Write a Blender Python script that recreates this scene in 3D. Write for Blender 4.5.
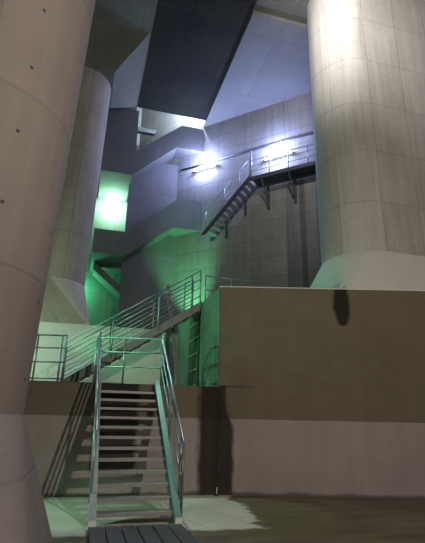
import bpy, math, random
from mathutils import Vector, Matrix
random.seed(7)
for o in list(bpy.data.objects): bpy.data.objects.remove(o)
S = bpy.context.scene
COL = S.collection
R = math.radians
SQ = math.sqrt(2)

# ---------------------------------------------------------------- camera, world, light, exposure
# axes: X and Y follow the pillar grid of the hall, metres; the photographer stands at the origin
EYE = Vector((0, 0, 1.65))
HEAD, PITCH, ROLL = R(15.6), R(18.1), R(1.2)
fwd = Vector((math.sin(HEAD)*math.cos(PITCH), math.cos(HEAD)*math.cos(PITCH), math.sin(PITCH)))
r0 = Vector((math.cos(HEAD), -math.sin(HEAD), 0)); u0 = r0.cross(fwd)
rt = r0*math.cos(ROLL) + u0*math.sin(ROLL); up = rt.cross(fwd)
cam = bpy.data.cameras.new('camera'); cam.sensor_width = 36; cam.lens = 450/543*36
co = bpy.data.objects.new('camera', cam); COL.objects.link(co)
co.matrix_world = Matrix(((rt.x, up.x, -fwd.x, EYE.x), (rt.y, up.y, -fwd.y, EYE.y), (rt.z, up.z, -fwd.z, EYE.z), (0, 0, 0, 1)))
cam.clip_start = .05; cam.clip_end = 200
S.camera = co

w = bpy.data.worlds.new('world'); S.world = w; w.use_nodes = True
w.node_tree.nodes['Background'].inputs[0].default_value = (.50, .46, .44, 1)
w.node_tree.nodes['Background'].inputs[1].default_value = .035

S.view_settings.view_transform = 'Standard'; S.view_settings.look = 'None'
S.view_settings.gamma = 1; S.view_settings.use_curve_mapping = False
S.view_settings.exposure = 0.0

def light(name, loc, power, color, radius=.1, aim=None, cone=None, blend=.6, parent=None):
    d = bpy.data.lights.new(name, 'SPOT' if cone else 'POINT')
    d.energy = power; d.color = color; d.shadow_soft_size = radius
    if cone: d.spot_size = R(cone); d.spot_blend = blend
    o = bpy.data.objects.new(name, d); COL.objects.link(o)
    o.location = loc
    if aim: o.rotation_euler = (Vector(aim)-Vector(loc)).to_track_quat('-Z', 'Y').to_euler()
    return o

# hall floodlights behind the photographer and high on the next pillar row
light('hall_floodlight', (3.6, -1.5, 6.4), 1850, (1.0, .93, .84), .08)
light('hall_floodlight', (-2.0, -3.0, 9.0), 600, (1.0, .90, .82), .3)
light('pillar_floodlight', (4.2, 7.2, 14.8), 2200, (1.0, .98, .97), .15, aim=(7.4, 10.4, 14.8), cone=95, blend=1)

# ---------------------------------------------------------------- node helpers
class X:
    "a socket with arithmetic"
    def __init__(s, nt, k): s.nt = nt; s.k = k
    def _m(s, op, *a):
        n = s.nt.nodes.new('ShaderNodeMath'); n.operation = op
        for i, v in enumerate((s,)+a):
            if isinstance(v, X): s.nt.links.new(v.k, n.inputs[i])
            else: n.inputs[i].default_value = v
        return X(s.nt, n.outputs[0])
    def __add__(s, o): return s._m('ADD', o)
    def __radd__(s, o): return s._m('ADD', o)
    def __sub__(s, o): return s._m('SUBTRACT', o)
    def __rsub__(s, o): return (s*-1.0)+o
    def __mul__(s, o): return s._m('MULTIPLY', o)
    def __rmul__(s, o): return s._m('MULTIPLY', o)
    def __truediv__(s, o): return s._m('DIVIDE', o)
    def abs(s): return s._m('ABSOLUTE')
    def max(s, o): return s._m('MAXIMUM', o)
    def min(s, o): return s._m('MINIMUM', o)
    def fract(s): return s._m('FRACT')
    def sqrt(s): return s._m('SQRT')
    def step(s, a, b):
        n = s.nt.nodes.new('ShaderNodeMapRange'); n.interpolation_type = 'SMOOTHSTEP'
        s.nt.links.new(s.k, n.inputs[0])
        lo, hi, f, t = (a, b, 0, 1) if a < b else (b, a, 1, 0)
        for i, v in enumerate((lo, hi, f, t)): n.inputs[i+1].default_value = v
        return X(s.nt, n.outputs[0])

class MatB:
    def __init__(s, name):
        s.m = bpy.data.materials.new(name); s.m.use_nodes = True
        s.nt = s.m.node_tree; s.p = s.nt.nodes['Principled BSDF']
    def val(s, v):
        n = s.nt.nodes.new('ShaderNodeValue'); n.outputs[0].default_value = v; return X(s.nt, n.outputs[0])
    def pos(s):
        g = s.nt.nodes.new('ShaderNodeNewGeometry'); q = s.nt.nodes.new('ShaderNodeSeparateXYZ')
        s.nt.links.new(g.outputs['Position'], q.inputs[0]); s.posv = g.outputs['Position']
        return [X(s.nt, k) for k in q.outputs]
    def uv(s):
        g = s.nt.nodes.new('ShaderNodeUVMap'); q = s.nt.nodes.new('ShaderNodeSeparateXYZ')
        s.nt.links.new(g.outputs[0], q.inputs[0])
        return X(s.nt, q.outputs[0]), X(s.nt, q.outputs[1])
    def comb(s, *a):
        n = s.nt.nodes.new('ShaderNodeCombineXYZ')
        for i, v in enumerate(a):
            if isinstance(v, X): s.nt.links.new(v.k, n.inputs[i])
            else: n.inputs[i].default_value = v
        return n.outputs[0]
    def noise(s, vec, scale, detail=4, rough=.6):
        n = s.nt.nodes.new('ShaderNodeTexNoise'); n.inputs['Scale'].default_value = scale
        n.inputs['Detail'].default_value = detail; n.inputs['Roughness'].default_value = rough
        s.nt.links.new(vec, n.inputs['Vector']); return X(s.nt, n.outputs['Fac'])
    def mix(s, f, a, b, mode='MIX'):
        n = s.nt.nodes.new('ShaderNodeMix'); n.data_type = 'RGBA'; n.blend_type = mode
        if isinstance(f, X): s.nt.links.new(f.k, n.inputs[0])
        else: n.inputs[0].default_value = f
        for v, i in ((a, 6), (b, 7)):
            if isinstance(v, (tuple, list)): n.inputs[i].default_value = (*v, 1)
            else: s.nt.links.new(v, n.inputs[i])
        return n.outputs[2]
    def gain(s, c, x):
        n = s.nt.nodes.new('ShaderNodeVectorMath'); n.operation = 'SCALE'
        s.nt.links.new(c, n.inputs[0]); s.nt.links.new(x.k, n.inputs['Scale']); return n.outputs[0]
    def bump(s, h, strength=.3, dist=.02):
        n = s.nt.nodes.new('ShaderNodeBump'); n.inputs['Strength'].default_value = strength; n.inputs['Distance'].default_value = dist
        s.nt.links.new(h.k, n.inputs['Height']); s.nt.links.new(n.outputs[0], s.p.inputs['Normal'])
    def color(s, c): s.nt.links.new(c, s.p.inputs['Base Color'])
    def rough(s, v):
        if isinstance(v, X): s.nt.links.new(v.k, s.p.inputs['Roughness'])
        else: s.p.inputs['Roughness'].default_value = v

def concrete(name, base, alt, panel=(1.8, 1.8), joint=.35, hole=0.0, streak=.25, mott=.5, seed=0., paint=None, stains=(), pz=1.65, rough=.85, spec=.25):
    b = MatB(name); u, v = b.uv(); px, py, pz_ = b.pos()
    vec = b.comb(u+seed, v+seed*1.7, seed)
    big = b.noise(vec, .45, 5, .65); mid = b.noise(vec, 2.3, 5, .6); fine = b.noise(vec, 22, 3, .6)
    st = b.noise(b.comb(u*3.0+seed, v*.16, seed), 1.6, 4, .65)
    c = b.mix((big*.7+mid*.5-.1).step(.25, .75), base, alt)
    if paint:
        edge = (pz_ + (mid-.5)*.02).step(pz-.012, pz+.012)
        lo = b.mix(big.step(.3, .75), paint, tuple(x*.86 for x in paint))
        c = b.mix(edge, lo, c)
    g = 1.0 + (mid-.5)*mott + (fine-.5)*.22 + (st-.5)*(streak*2)
    jj = None
    if joint:
        du = ((u/panel[0]).fract()-.5).abs()*panel[0]; dv = ((v/panel[1]).fract()-.5).abs()*panel[1]
        ju = du.step(.03, .008); jv = dv.step(.03, .008)
        jj = ju.max(jv)*(mid.step(.3, .55)*.7+.3)
        tone = b.noise(b.comb((u/panel[0]+.5)._m('FLOOR'), (v/panel[1]+.5)._m('FLOOR'), seed), 7.3, 0)
        g = (g + (tone-.5)*.28)*(1.0-jj*joint)
    if hole:
        a = ((u/.9+.25).fract()-.5)*.9; d = ((v/.9+.25).fract()-.5)*.9
        hh = (a*a+d*d).sqrt().step(hole*1.25, hole*.8); g = g*(1.0-hh*.75)
    c = b.gain(c, g.max(.08))
    for f, sc in stains:
        m = f(b, px, py, pz_, mid, st, big); c = b.mix(m, c, sc)
    b.color(c); b.rough(rough); b.p.inputs['Specular IOR Level'].default_value = spec
    h = fine*.35+mid*.6
    if jj: h = h-jj*.9
    b.bump(h, .35, .02)
    return b.m

def flat(name, c, rough=.6, metal=0., var=.25, scale=6.):
    b = MatB(name); b.pos()
    n = b.noise(b.posv, scale, 4); k = b.mix(n, tuple(x*(1-var) for x in c), tuple(min(1, x*(1+var)) for x in c))
    b.color(k); b.rough(n*.25+(rough-.12)); b.p.inputs['Metallic'].default_value = metal
    b.bump(n, .1, .01)
    return b.m

def glow(name, c, s):
    b = MatB(name); b.p.inputs['Base Color'].default_value = (*c, 1)
    b.p.inputs['Emission Color'].default_value = (*c, 1); b.p.inputs['Emission Strength'].default_value = s
    return b.m

def st_base(b, x, y, z, mid, st, big):          # rusty run-off at the ledge corner
    wob = (st-.5)*.30+(mid-.5)*.14
    right = (x-z.step(1.9, 1.3)*.16+wob).step(3.46, 3.34); left = (x+wob).step(2.70, 2.84)
    return right*left*(z+(mid-.5)*.2).step(2.46, 2.38)*(st*.25+.82).min(.97)
def st_base2(b, x, y, z, mid, st, big):
    return ((x-3.04).abs()).step(.2, .03)*z.step(2.44, 2.36)*st.step(.45, .7)*.6
def st_drip(b, x, y, z, mid, st, big):          # dark drip below the block's top edge
    k = ((z-3.93)/.9).max(0.0).min(1.0)
    wd = (k*(1.25-k)).sqrt()*.34
    return ((x-6.27+(mid-.5)*.16).abs()-wd).step(.04, -.06)*(z).step(3.92, 4.0)*.95
def st_crack(b, x, y, z, mid, st, big):
    return ((z-2.40+(mid-.5)*.03).abs()).step(.028, .008)*x.step(4.6, 3.3)*mid.step(.35, .55)*.8
def st_under_shade(b, x, y, z, mid, st, big):         # stair shade and dark stain painted together behind the open treads
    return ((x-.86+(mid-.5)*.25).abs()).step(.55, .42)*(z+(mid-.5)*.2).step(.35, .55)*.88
def st_foot(b, x, y, z, mid, st, big):  # darker ragged band along the foot of the wall
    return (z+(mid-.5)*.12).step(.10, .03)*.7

BROWN, BROWN2 = (.180, .142, .102), (.138, .108, .076)
PINK = (.345, .285, .262)
M = {}
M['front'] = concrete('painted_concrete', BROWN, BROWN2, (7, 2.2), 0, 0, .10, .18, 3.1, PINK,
    [(st_under_shade, (.012, .010, .009)), (st_base, (.022, .014, .011)), (st_base2, (.10, .046, .018)), (st_drip, (.016, .012, .010)), (st_crack, (.02, .015, .012)), (st_foot, (.05, .04, .03))])
M['pillar_near'] = concrete('formed_concrete_pinkish', (.225, .188, .166), (.180, .150, .132), (2.9, 2.1), .12, .022, .16, .22, 1.3, (.225, .192, .178))
M['pillar_far'] = concrete('formed_concrete_weathered', (.44, .385, .31), (.31, .27, .215), (1.05, 1.8), .24, .018, .32, .40, 5.2)
M['pillar_right'] = concrete('formed_concrete_streaked', (.50, .475, .435), (.38, .355, .32), (1.3, 1.75), .2, .016, .34, .32, 8.7)
M['pale'] = concrete('pale_painted_concrete', (.66, .65, .585), (.60, .585, .53), (4, 4), 0, 0, .05, .08, 2.2)
M['end_pale'] = concrete('pale_end_concrete', (.58, .53, .45), (.50, .455, .385), (4, 4), 0, 0, .1, .12, 2.7)
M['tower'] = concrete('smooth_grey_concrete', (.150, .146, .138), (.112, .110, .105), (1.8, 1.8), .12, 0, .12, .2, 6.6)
def st_wall(b, x, y, z, mid, st, big):
    s = (x-y+15.05)/SQ
    return (((s-5.18+(st-.5)*.1).abs()).step(.16, .09)*((z+mid).step(12.9, 12.4))*.55)
M['wall'] = concrete('panelled_wall_concrete', (.25, .24, .22), (.165, .158, .142), (1.8, .9), .26, .02, .30, .42, 9.4, None, [(st_wall, (.05, .045, .04))])
M['ceil'] = concrete('ceiling_concrete', (.17, .165, .130), (.105, .102, .082), (1.8, 1.8), .2, .02, .15, .5, 4.4)
M['ceil_shaded'] = concrete('shaded_ceiling_concrete', (.044, .042, .030), (.021, .022, .022), (1.8, 1.8), .25, .02, .15, .6, 7.4, spec=.05)  # same ceiling concrete, shade away from the wall lamps put into the colour
M['ceil_lit'] = concrete('lit_ceiling_concrete', (.18, .18, .172), (.135, .135, .13), (1.8, 1.8), .22, .02, .1, .3, 2.9)  # same ceiling concrete, toned as the panel lit by the wall lamps
M['galv'] = flat('galvanised_steel', (.29, .32, .35), .42, .5, .2, 9)
M['tube'] = flat('steel_tube', (.30, .34, .38), .36, .6, .12, 7)
M['string'] = flat('painted_stringer', (.50, .52, .54), .4, .55, .2, 5)
M['teal'] = flat('teal_stringer', (.15, .27, .26), .4, .4, .2, 5)
M['tread'] = flat('steel_tread', (.30, .275, .26), .5, .35, .25, 12)
M['dark_steel'] = flat('dark_steel', (.10, .105, .115), .5, .5, .25, 6)
M['grey_steel'] = flat('grey_steel', (.14, .135, .135), .55, .3, .2, 6)
M['rust_shade'] = flat('rust_and_shade', (.030, .022, .015), .8, .0, .4, 4)  # brown of the painted shadow strip, also the peg's rusty foot
M['shade_gap'] = flat('shade_gap_tone', (.30, .27, .22), .6, .3, .3, 9)  # lighter gaps between the tread shadows, done as colour
M['plank'] = flat('grey_plank', (.07, .072, .076), .8, 0, .7, 9)
M['tube_white'] = glow('lamp_tube_white', (.80, .86, 1.0), 40)
M['tube_green'] = glow('lamp_green', (.62, 1.0, .80), 40)
M['housing'] = flat('lamp_housing', (.5, .5, .5), .5, .2, .1)

def floor_mat():
    b = MatB('wet_concrete_floor'); x, y, z = b.pos()
    n1 = b.noise(b.posv, .9, 5, .6); n2 = b.noise(b.posv, 4, 5, .6); n3 = b.noise(b.posv, 30, 3)
    str_ = b.noise(b.comb(x*.35, y*1.6, 0.), 1.2, 5, .65)
    wob = (n1-.5)*1.1+(n2-.5)*.45
    wet = (x+wob-(y-8.)*.10).step(3.1, 3.28).max((y+wob*.5).step(7.68, 7.5))
    dry = b.mix(n1.step(.3, .7), (.50, .475, .43), (.43, .40, .36))
    wc = b.mix(str_.step(.35, .72), (.075, .062, .030), (.16, .135, .080))
    c = b.mix(wet, dry, wc)
    seam = (((x*.9+y*.28)/.75).fract()-.5).abs().step(.03, .008)*(1.0-wet)
    c = b.gain(c, (1.0+(n2-.5)*.25+(n3-.5)*.25)*(1.0-seam*.3))
    b.color(c); b.rough(.8-wet*.42+(n2-.5)*.3)
    b.bump(n3*.4+n2*(.6-wet*.4), .3, .015)
    return b.m
M['floor'] = floor_mat()

# ---------------------------------------------------------------- mesh helpers
def put(name, verts, faces, mat, parent=None, uvs=None, smooth=False, loc=None, rz=0):
    me = bpy.data.meshes.new(name); me.from_pydata([tuple(v) for v in verts], [], faces); me.update()
    if isinstance(mat, str): mat = M[mat]
    me.materials.append(mat)
    l = me.uv_layers.new(name='UVMap')
    for p in me.polygons:
        n = p.normal; p.use_smooth = smooth
        for li in p.loop_indices:
            c = me.vertices[me.loops[li].vertex_index].co
            if uvs: l.data[li].uv = uvs[me.loops[li].vertex_index]
            elif abs(n.z) > .75: l.data[li].uv = (c.x, c.y)
            else:
                t = Vector((-n.y, n.x, 0)).normalized(); l.data[li].uv = (c.dot(t), c.z)
    o = bpy.data.objects.new(name, me); COL.objects.link(o)
    if parent: o.parent = parent
    if loc: o.location = loc
    if rz: o.rotation_euler.z = rz
    return o

class MB:
    def __init__(s): s.v = []; s.f = []
    def add(s, v, f):
        k = len(s.v); s.v += [Vector(a) for a in v]; s.f += [tuple(i+k for i in q) for q in f]; return s
    def box(s, a, b):
        (x0, y0, z0), (x1, y1, z1) = a, b
        return s.add([(x0,y0,z0),(x1,y0,z0),(x1,y1,z0),(x0,y1,z0),(x0,y0,z1),(x1,y0,z1),(x1,y1,z1),(x0,y1,z1)],
            [(3,2,1,0),(4,5,6,7),(0,1,5,4),(1,2,6,5),(2,3,7,6),(3,0,4,7)])
    def prism(s, poly, z0, z1):           # horizontal outline (counter-clockwise) raised from z0 to z1
        n = len(poly)
        return s.add([(x, y, z0) for x, y in poly]+[(x, y, z1) for x, y in poly],
            [tuple(range(n-1, -1, -1)), tuple(range(n, 2*n))]+[(i, (i+1) % n, n+(i+1) % n, n+i) for i in range(n)])
    def slab(s, prof, y0, y1):            # outline in x,z pushed from y0 to y1
        n = len(prof)
        return s.add([(x, y0, z) for x, z in prof]+[(x, y1, z) for x, z in prof],
            [tuple(range(n)), tuple(range(2*n-1, n-1, -1))]+[(i, n+i, n+(i+1) % n, (i+1) % n) for i in range(n)])
    def tube(s, pts, r, seg=8):
        pts = [Vector(p) for p in pts]; n = len(pts); vs = []; fs = []
        for i, p in enumerate(pts):
            d = (pts[min(i+1, n-1)]-pts[max(i-1, 0)]).normalized()
            a = d.cross(Vector((0, 0, 1)) if abs(d.z) < .9 else Vector((1, 0, 0))).normalized(); b = d.cross(a)
            k = 1.0
            if 0 < i < n-1:
                c = (pts[i]-pts[i-1]).normalized().dot(d); k = 1/max(c, .5)
            vs += [p+(a*math.cos(t)+b*math.sin(t))*r for t in [2*math.pi*j/seg for j in range(seg)]]
        for i in range(n-1):
            for j in range(seg):
                fs.append((i*seg+j, i*seg+(j+1) % seg, (i+1)*seg+(j+1) % seg, (i+1)*seg+j))
        fs.append(tuple(range(seg-1, -1, -1))); fs.append(tuple(range((n-1)*seg, n*seg)))
        return s.add(vs, fs)
    def bar(s, p, q, wy, h, side):        # rectangular bar p-q, width wy along `side`, depth h
        p, q, side = Vector(p), Vector(q), Vector(side).normalized(); d = (q-p).normalized(); n = side.cross(d).normalized()
        a = side*wy/2; b = n*h/2
        v = [p-a-b, p+a-b, p+a+b, p-a+b, q-a-b, q+a-b, q+a+b, q-a+b]
        return s.add(v, [(3,2,1,0),(4,5,6,7),(0,1,5,4),(1,2,6,5),(2,3,7,6),(3,0,4,7)])
    def put(s, name, mat, parent=None, **k):
        return put(name, s.v, s.f, mat, parent, **k)

def tag(o, label, cat, group=None, kind=None):
    o['label'] = label; o['category'] = cat
    if group: o['group'] = group
    if kind: o['kind'] = kind
    return o
def thing(name, label, cat, loc=(0, 0, 0), rz=0, group=None):
    o = bpy.data.objects.new(name, None); COL.objects.link(o); o.location = loc; o.rotation_euler.z = rz
    o.empty_display_size = .2
    return tag(o, label, cat, group)
def struct(o, label, cat): return tag(o, label, cat, None, 'structure')

def tubes(name, pts, r, mat, parent, seg=8, smooth=True):
    return MB().tube(pts, r, seg).put(name, mat, parent, smooth=smooth)

# ---------------------------------------------------------------- the hall
Z_LEDGE, Z_BLOCK, Z_PED, Z_CEIL = 2.39, 4.92, 4.60, 16.78
vf = lambda u: 11.07-.07*(u+.17)             # front of the ledge wall
vb = lambda u: 10.82-.28*(u-3.25)            # front of the right block

struct(MB().add([(-12,-12,0),(16,-12,0),(16,13,0),(-12,13,0)], [(0,1,2,3)]).put('floor', 'floor'),
       'bare concrete floor, dry and pale by the stairs, wet and brown beyond', 'floor')

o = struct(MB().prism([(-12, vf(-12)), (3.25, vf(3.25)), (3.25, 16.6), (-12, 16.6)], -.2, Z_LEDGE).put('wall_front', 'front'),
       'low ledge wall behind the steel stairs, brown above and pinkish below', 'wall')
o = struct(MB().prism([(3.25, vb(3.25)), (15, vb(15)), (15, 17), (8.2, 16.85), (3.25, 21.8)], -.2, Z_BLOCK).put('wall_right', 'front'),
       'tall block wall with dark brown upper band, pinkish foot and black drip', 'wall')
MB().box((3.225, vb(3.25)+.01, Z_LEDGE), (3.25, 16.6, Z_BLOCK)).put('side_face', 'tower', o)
# thin pale coping line along the top of the block
MB().prism([(3.25, vb(3.25)-.012), (15, vb(15)-.012), (15, vb(15)+.35), (3.25, vb(3.25)+.35)], Z_BLOCK, Z_BLOCK+.025).put('coping', 'pale', o)

ped = struct(MB().prism([(-12, 15.72), (2.72, 15.72), (2.72, 18), (2.72, 24), (-12, 24)], -.2, Z_PED).put('wall_left', 'pale'),
       'pale painted pedestal wall behind the sloping stair rails', 'wall')
MB().add([(3.02, 15.85, 4.5), (3.18, 15.85, 2.3), (3.25, 15.85, 2.3), (3.25, 15.85, 4.5),
          (3.02, 16.6, 4.5), (3.02, 16.6, 2.3), (3.25, 16.6, 2.3), (3.25, 16.6, 4.5)],
         [(0,3,7,4), (0,4,5,1), (0,1,2,3), (3,2,6,7), (4,7,6,5), (1,5,6,2)]).put('wedge', 'pale', ped)

# back wall and the diagonal corner wall (45 degrees to the grid)
def WP(s, off, z): return Vector((5+s/SQ-off/SQ, 20.05-s/SQ-off/SQ, z))
struct(MB().box((-12, 23.2, 4), (1.85, 23.6, 20)).put('wall_back', 'wall'), 'far concrete wall behind the stair tower, washed in green light', 'wall')
wc = struct(MB().box((-4.6, 0, 4.0), (14, .4, 20)).put('wall_corner', 'wall', loc=WP(0, 0, 0), rz=R(-45)), 'grey panelled concrete wall behind the catwalk', 'wall')

# ceiling: strips at different levels, open above the stair tower
ce = struct(MB().box((-12, -12, Z_CEIL), (1.31, 24, 17.6)).put('ceiling', 'ceil'), 'dark concrete ceiling slabs between the pillar heads', 'ceiling')
MB().box((1.31, -12, Z_CEIL), (4.93, 19.75, 17.6)).put('recessed_panel', 'ceil_shaded', ce)
MB().box((4.93, -12, Z_CEIL), (16, 12.6, 17.6)).put('ceiling_slab', 'ceil', ce)
MB().prism([(4.93, 12.6), (16, 12.6), (16, 13), (12.05, 13), (5.0, 20.05), (4.93, 20.1)], 16.6, 17.6).put('drop_panel', 'ceil_lit', ce)
MB().box((1.33, 19.6, 19.6), (5.2, 24, 19.9)).put('shaft_lid', 'ceil', ce)
MB().box((1.33, 19.5, 17.6), (4.93, 19.75, 19.6)).put('shaft_wall', 'tower', ce)
MB().box((1.1, 19.75, 17.6), (1.33, 24, 19.6)).put('shaft_wall', 'tower', ce)

# ---------------------------------------------------------------- pillars
def outline(x0, x1, b, rho, y, n=14):
    "rounded rectangle, counter-clockwise; returns points and running length"
    pts = []
    for cx, cy, a0 in ((x1-rho, b-rho, 0), (x0+rho, b-rho, 90), (x0+rho, -b+rho, 180), (x1-rho, -b+rho, 270)):
        for i in range(n+1):
            a = R(a0+90*i/n); pts.append((cx+rho*math.cos(a), y+cy+rho*math.sin(a)))
    return pts
def loft(name, rings, mat, parent, end_mat=None):
    n = len(rings[0][0]); V = []; UV = []; F = []
    ref = rings[0][0]; ln = [0]
    for i in range(n): ln.append(ln[-1]+math.dist(ref[i], ref[(i+1) % n]))
    for pts, z in rings:
        for i in range(n+1):
            V.append((*pts[i % n], z)); UV.append((ln[i], z))
    m = n+1
    for k in range(len(rings)-1):
        for i in range(n): F.append((k*m+i, k*m+i+1, (k+1)*m+i+1, (k+1)*m+i))
    o = put(name, V, F, mat, parent, uvs=UV, smooth=True)
    if end_mat:                               # the rounded right-hand end gets a paler tone
        o.data.materials.append(M[end_mat]); q = n//4
        for i, p in enumerate(o.data.polygons):
            j = i % n
            if j < q-1 or j >= 3*q: p.material_index = 1
    return o
def pillar(label, x0, x1, y, z0, zs, ztop, b, flare, shaft, skirt, cap, batter=0.):
    t = thing('concrete_pillar', label, 'pillar', (0, 0, 0))
    loft('shaft', [(outline(x0, x1+batter*(z-zs), b, b*.995, y), z) for z in (zs, zs+.01, (zs+ztop)/2, ztop)], shaft, t)
    rg = []
    for i in range(11):
        k = 1-i/10
        rg.append((outline(x0-flare*k, x1+flare*k, b+flare*k, b*.995*(1-k)+.10*k, y), z0+(zs-z0)*(1-k)))
    loft('skirt', rg, skirt, t, 'end_pale' if batter == .02 else None)
    if cap:
        d = 1.25; zc = Z_CEIL-1.3; x1 += batter*(ztop-zs)+.06
        r = lambda e: [(x1+e, y-b-e), (x1+e, y+b+e), (x0-e, y+b+e), (x0-e, y-b-e)]
        v = [(*p, zc) for p in r(0)]+[(*p, Z_CEIL) for p in r(d)]
        put('haunched_head', v, [(3,2,1,0), (4,5,6,7)]+[(i, (i+1) % 4, 4+(i+1) % 4, 4+i) for i in range(4)], cap, t)
    return t
pillar('huge near pillar of pinkish board-marked concrete beside the steel stairs', -8.0, -.60, 5.8, 0, 1.65, Z_CEIL-1.3, 1.2, .46, 'pillar_near', 'pillar_near', 'ceil', .03)
pillar('weathered grey pillar on the pale pedestal, its haunched head meeting the ceiling', -7.2, -.24, 17.3, Z_PED, 6.3, Z_CEIL-1.3, 1.2, .34, 'pillar_far', 'pillar_far', 'ceil', .02)
pillar('streaked pillar with pale painted foot on top of the block wall', 6.82, 14.5, 11.5, Z_BLOCK, 6.3, Z_CEIL, 1.25, .35, 'pillar_right', 'pale', None)

# ---------------------------------------------------------------- concrete stair tower
tw = thing('stair_tower', 'grey concrete stair tower with zigzag solid parapets', 'stair tower', (0, 20, Z_PED))
tw_o = Vector((0, 20, Z_PED))
def tput(mb, name, mat='tower', **k):
    mb.v = [p-tw_o for p in mb.v]; return mb.put(name, mat, tw, **k)
YF, YC = 20.0, 21.1
for zb, zt, zr, zrt in ((8.75, 9.93, 10.48, 12.09), (12.99, 14.35, 15.0, 16.37)):
    tput(MB().slab([(0, zb), (1.36, zb), (3.53, zr), (4.93, zr), (4.93, zrt), (3.75, zrt), (1.42, zt), (0, zt)], YF, YF+.14), 'parapet')
    tput(MB().slab([(1.36, zb+.02), (3.53, zr+.02), (3.53, zr+.3), (1.36, zb+.3)], YF+.14, YC), 'flight')
    tput(MB().box((0, YF+.14, zb+.02), (1.36, 23.19, zb+.28)), 'landing')
    tput(MB().prism([(3.53, YF+.14), (4.8, YF+.14), (3.9, YC), (3.53, YC)], zr+.02, zr+.28), 'landing')
    tput(MB().box((-.14, YF, zb), (0, 23.19, zt)), 'parapet')
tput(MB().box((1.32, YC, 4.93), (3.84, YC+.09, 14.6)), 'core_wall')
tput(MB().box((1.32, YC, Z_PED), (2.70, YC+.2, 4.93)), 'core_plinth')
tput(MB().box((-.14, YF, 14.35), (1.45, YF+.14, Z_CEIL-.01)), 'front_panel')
tput(MB().slab([(2.7, 11.32), (2.7, 11.62), (1.36, 13.2), (1.36, 12.9)], YC+.2, 22.2), 'flight')
tput(MB().slab([(1.45, 16.95), (2.55, 16.95), (2.7, 17.2), (1.45, 17.2)], 22.0, 22.25), 'beam', 'dark_steel')
tput(MB().slab([(0, 8.35), (2.65, 6.2), (2.65, 6.6), (0, 8.75)], YC+.2, 22.3), 'flight')

# ---------------------------------------------------------------- lamps
def strip_lamp(label, s, off, z, ln, power, grp):
    p = WP(s, 0, z); t = thing('strip_lamp', label, 'lamp', p, R(-45), grp)
    MB().box((-ln/2, -off+.03, -.05), (ln/2, -.005, .07)).put('housing', 'housing', t)
    tubes('tube', [(-ln/2+.05, -off-.02, -.03), (ln/2-.05, -off-.02, -.03)], .045, 'tube_white', t)
    l = light('strip_lamp_light', WP(s, off+.34, z+.22), power, (.38, .46, 1.0), .16)
    return t
strip_lamp('bright bluish strip lamp on the wall beside the stair tower', .14, .16, 13.98, 1.3, 620, 'strip lamps on the corner wall')
strip_lamp('bright bluish strip lamp on the wall above the catwalk', 4.15, .16, 13.53, 1.4, 700, 'strip lamps on the corner wall')
t = thing('strip_lamp', 'strip lamp high in the shaft at the top of the stair tower', 'lamp', WP(-1.2, 0, 18.9), R(-45), 'strip lamps on the corner wall')
MB().box((-.6, -.1, -.05), (.6, -.005, .07)).put('housing', 'housing', t)
tubes('tube', [(-.55, -.13, -.02), (.55, -.13, -.02)], .045, 'tube_white', t)
light('shaft_lamp_light', (4.45, 20.05, 18.1), 1900, (.62, .76, 1.0), .15)

def bulkhead(label, p, power, col, rad, lp):
    t = thing('bulkhead_lamp', label, 'lamp', p, 0, 'green bulkhead lamps')
    V = []; F = []; n = 14
    for k in range(6):
        a = R(90*k/5)
        V += [(.2*math.cos(a)*math.cos(2*math.pi*j/n), -.05-.16*math.sin(a), .2*math.cos(a)*math.sin(2*math.pi*j/n)) for j in range(n)]
    for k in range(5):
        for j in range(n): F.append((k*n+j, k*n+(j+1) % n, (k+1)*n+(j+1) % n, (k+1)*n+j))
    put('globe', V, F, 'tube_green', t, smooth=True)
    tubes('base', [(0, 0, 0), (0, -.06, 0)], .24, 'housing', t, 16, False)
    light('bulkhead_lamp_light', lp, power, col, rad)
GREEN = (.16, 1.0, .40)
bulkhead('glaring green-white lamp in the opening of the stair tower', (.66, 23.2, 12.5), 400, (.42, 1.0, .66), .2, (.66, 22.7, 12.45))
bulkhead('green lamp on the wall behind the weathered pillar', (-.9, 23.2, 7.6), 200, (.06, 1.0, .38), .2, (-.9, 22.6, 7.6))
light('unseen_green_spot', (-.2, 19.0, 8.0), 500, GREEN, .15, aim=(3.25, 12.6, 3.0), cone=42, blend=.6)
light('unseen_green_spot', (4.2, 19.2, 5.05), 2000, (.20, 1.0, .42), .12, aim=(4.45, 20.4, 8.4), cone=60, blend=1)
light('patch_fill_spot', (1.6, 12.1, 9.6), 1050, (.66, 1.0, .78), .05, aim=(2.85, 9.0, 0), cone=24, blend=.5)  # unseen spot added to brighten the floor patch right of the stairs
light('unseen_green_spot', (-3.2, 11.45, 4.3), 900, GREEN, .1, aim=(3.25, 11.9, 3.7), cone=40, blend=.7)  # added without a lamp body, greens the near part of the side face
light('unseen_green_spot', (-2.2, 15.1, 4.2), 420, GREEN, .1, aim=(3.25, 15.0, 3.6), cone=44, blend=.7)  # likewise added and unseen, for the far part of the side face
light('stair_foot_lamp', (-3.9, 9.0, 3.2), 650, (.46, 1.0, .62), .1, aim=(.0, 9.4, 0), cone=42, blend=.7)
light('ledge_lamp', (-3.3, 13.0, 3.4), 320, (.55, 1.0, .72), .2)

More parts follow.
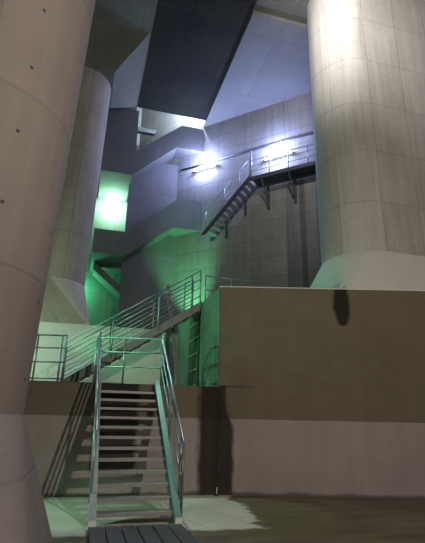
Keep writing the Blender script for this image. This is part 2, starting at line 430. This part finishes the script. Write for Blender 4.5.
# ---------------------------------------------------------------- steel stairs
def stair(name, label, base, rz, run, rise, n, width, mats, rails, posts_at, h_rail, mids, foot_tread=True, depth=.24, sw=.08, td=.26, rr=1.):
    "local x runs up the flight, y across; rails: list of (y, x_start, x_end)"
    t = thing(name, label, 'staircase', base, rz)
    g = rise/run; nrm = math.hypot(1, g)
    for y, m in ((width/2, mats[0]), (-width/2, mats[1])):
        dz = depth*nrm
        MB().slab([(0, 0), (dz/g*.6, 0), (run, rise-dz*.6), (run, rise+dz*.35), (0, dz*.35)], y-sw/2, y+sw/2).put('stringer', m, t)
    st = None
    for i in range(n):
        z = rise*(i+1)/(n+1); x = run*(i+1)/(n+1)
        if st is None:
            st = MB().box((-.03, -width/2+sw/2, -.05), (td-.03, width/2-sw/2, 0)).put('tread', mats[2], t); o = st
        else:
            o = st.copy(); COL.objects.link(o); o.parent = t
        o.location = (x, 0, z)
    for y, xa, xb in rails:
        zz = lambda x, h: g*x+h
        tubes('handrail', [(xa, y, zz(xa, h_rail)), (xb, y, zz(xb, h_rail))], .026*rr, 'tube', t)
        for h in mids: tubes('mid_rail', [(xa, y, zz(xa, h)), (xb, y, zz(xb, h))], .019*rr, 'tube', t)
        for x in posts_at:
            if xa-.01 <= x <= xb+.01: tubes('post', [(x, y, zz(x, -.05)), (x, y, zz(x, h_rail))], .024, 'galv', t)
    return t
s1 = stair('steel_staircase', 'steep open-tread steel staircase rising from the wet floor to the ledge', (1.06, 7.9, 0), R(90), 3.02, 2.39, 12, 1.34,
      ('string', 'teal', 'tread'), [(.72, .45, 3.0), (-.76, .25, 3.0)], (.25, .45, 1.6, 3.0), 1.06, (.72, .40), sw=.11)
tubes('post', [(.25, -.76, -0), (.25, -.76, .25*.79+1.06)], .024, 'galv', s1)
s2x = stair('steel_staircase', 'long steel staircase climbing from the ledge to the top of the block wall', (-.55, 13.15, Z_LEDGE), 0, 3.78, 2.51, 13, .95,
      ('grey_steel', 'grey_steel', 'tread'), [(.5, .05, 3.72), (-.5, .05, 3.72)], (.05, 1.25, 2.5, 3.45, 3.72), 1.08, (.80, .54, .28), depth=.22, sw=.06, rr=.75)

# guard rails
def guard(label, pts, z0, h, mids, posts, r=.024):
    t = thing('guard_rail', label, 'guard rail', (pts[0][0], pts[0][1], z0))
    b = Vector((pts[0][0], pts[0][1], 0)); q = [Vector((x, y, 0))-b for x, y in pts]
    tubes('top_rail', [p+Vector((0, 0, h)) for p in q], r, 'tube', t)
    for m in mids: tubes('mid_rail', [p+Vector((0, 0, m)) for p in q], r*.8, 'tube', t)
    for x, y in posts: tubes('post', [(x-b.x, y-b.y, 0), (x-b.x, y-b.y, h)], r, 'galv', t)
    return t
guard('bright steel guard rail closing the landing at the stair head', [(.36, 11.95), (1.98, 11.55), (1.84, 10.98)], Z_LEDGE, 1.19, (.83, .46), [(.36, 11.95), (1.0, 11.79), (1.98, 11.55), (1.84, 10.98)])
guard('steel guard rail on the ledge between the near pillar and the stair foot', [(-2.5, 12.4), (-.46, 11.95)], Z_LEDGE, 1.19, (.87, .52, .12), [(-1.9, 12.27), (-1.15, 12.1), (-.56, 11.97), (-.46, 11.95)])
guard('short steel guard rail on the ledge beside the stair head', [(.33, 11.0), (.30, 11.9)], Z_LEDGE, 1.16, (.8, .45), [(.33, 11.0), (.30, 11.9)], .03)
guard('thin guard rail standing on top of the block wall', [(3.35, 12.75), (5.35, 12.95)], Z_BLOCK, .9, (.45,), [(3.35, 12.75), (4.2, 12.83), (5.35, 12.95)], .02)
t = thing('leaning_bar', 'flat grey steel bar leaning behind the long staircase', 'steel bar', (2.78, 14.2, Z_LEDGE))
MB().bar((.2, 0, 0), (-.35, 0, 3.45), .12, .04, (1, 0, 0)).put('bar', 'grey_steel', t)

# stair shadow built as a dark strip with lines on the block's green-lit side
shd = thing('shadow_strip', 'dark strip with slanting lines standing in for the stair shadow on the green-lit wall', 'shade', (3.225, 13.4, Z_LEDGE))
MB().box((-.03, -.62, .01), (-.005, .62, 2.3)).put('shadow_plate', 'rust_shade', shd)
rg = None
for i in range(5):
    if rg is None: rg = tubes('shade_gap', [(-.045, -.58, 0), (-.045, .58, 0)], .02, 'shade_gap', shd); o = rg
    else: o = rg.copy(); COL.objects.link(o); o.parent = shd
    o.location = (0, 0, .16+.46*i)

# painted foot plates under the staircase stringers
for ch in list(s1.children):
    if ch.name.startswith('stringer'):
        y = sum(v.co.y for v in ch.data.vertices)/len(ch.data.vertices)
        MB().box((-.09, y-.085, 0), (.12, y+.085, .025)).box((-.02, y-.055, .025), (0, y+.055, .13)).put('foot_plate', 'pale', ch)
ps = thing('pipe_stub', 'small white pipe stub on top of the block wall above the black drip', 'pipe', (6.33, 10.12, Z_BLOCK+.025))
tubes('pipe', [(0, 0, 0), (0, 0, .07), (.03, -.05, .11), (.05, -.12, .12)], .03, 'pale', ps)
tubes('flange', [(0, 0, 0), (0, 0, .015)], .055, 'galv', ps, 12, False)
pg = thing('marker_peg', 'thin pale peg at the foot of the rusty stain', 'peg', (3.2, 10.74, 0))
tubes('peg', [(0, 0, 0), (.01, 0, .17)], .012, 'pale', pg)
tubes('foot', [(0, 0, 0), (0, 0, .02)], .05, 'rust_shade', pg, 10, False)

# plank mat at the foot of the stairs
pm = thing('plank_walkway', 'worn grey planks laid on the floor at the stair foot', 'walkway', (1.04, 7.0, 0))
for x in (-.6, .6): MB().box((x-.04, -.9, 0), (x+.04, .78, .03)).put('bearer', 'plank', pm)
p0 = None
for i in range(6):
    if p0 is None: p0 = MB().box((-.11, -.95, .03), (.11, .83, .065)).put('plank', 'plank', pm); o = p0
    else: o = p0.copy(); COL.objects.link(o); o.parent = pm
    o.location = (-.6+.24*i, random.uniform(-.03, .03), random.uniform(0, .008))

# ---------------------------------------------------------------- catwalk on the corner wall
cs = stair('catwalk_staircase', 'dark steel stairs climbing along the corner wall to the catwalk', WP(.55, .5, 9.83), R(-45), 2.5, 2.45, 10, .8,
      ('dark_steel', 'dark_steel', 'tread'), [(-.4, .15, 2.5)], (.2, 1.2, 1.95, 2.5), 1.0, (.75, .5, .25), depth=.2, sw=.05, td=.24, rr=.6)
for x in (.9, 1.9): MB().box((x-.04, .34, x*.98-.9), (x+.04, .42, x*.98-.1)).put('wall_bracket', 'dark_steel', cs)
cw = thing('catwalk', 'dark steel catwalk with railing below the bright strip lamp', 'catwalk', WP(3.05, 0, 12.28), R(-45))
MB().box((0, -.9, -.06), (5.2, -.05, 0)).put('deck', 'dark_steel', cw)
for y in (-.92, -.12): MB().box((0, y, -.2), (5.2, y+.06, -.02)).put('edge_beam', 'dark_steel', cw)
tubes('handrail', [(0, -.88, .85), (5.2, -.88, .85)], .024, 'galv', cw)
for h in (.57, .29): tubes('mid_rail', [(0, -.88, h), (5.2, -.88, h)], .016, 'galv', cw)
for i in range(6): tubes('post', [(.05+i*.9, -.88, -.05), (.05+i*.9, -.88, .85 if i else 1.38)], .024 if i else .04, 'galv', cw)
for x in (.55, 1.85, 3.2, 4.5):
    b = MB().box((x-.05, -.1, -1.35), (x+.05, -.005, -.2)); b.bar((x, -.07, -1.2), (x, -.82, -.2), .06, .06, (1, 0, 0)); b.put('bracket', 'dark_steel', cw)
cb = thing('conduit', 'thin dark conduit running along the corner wall beside the strip lamps', 'conduit', WP(-.5, 0, 13.75))
tubes('pipe', [WP(s, .07, 14.27)-WP(-.5, 0, 13.75) for s in (-1.35, 9.)], .045, 'dark_steel', cb)
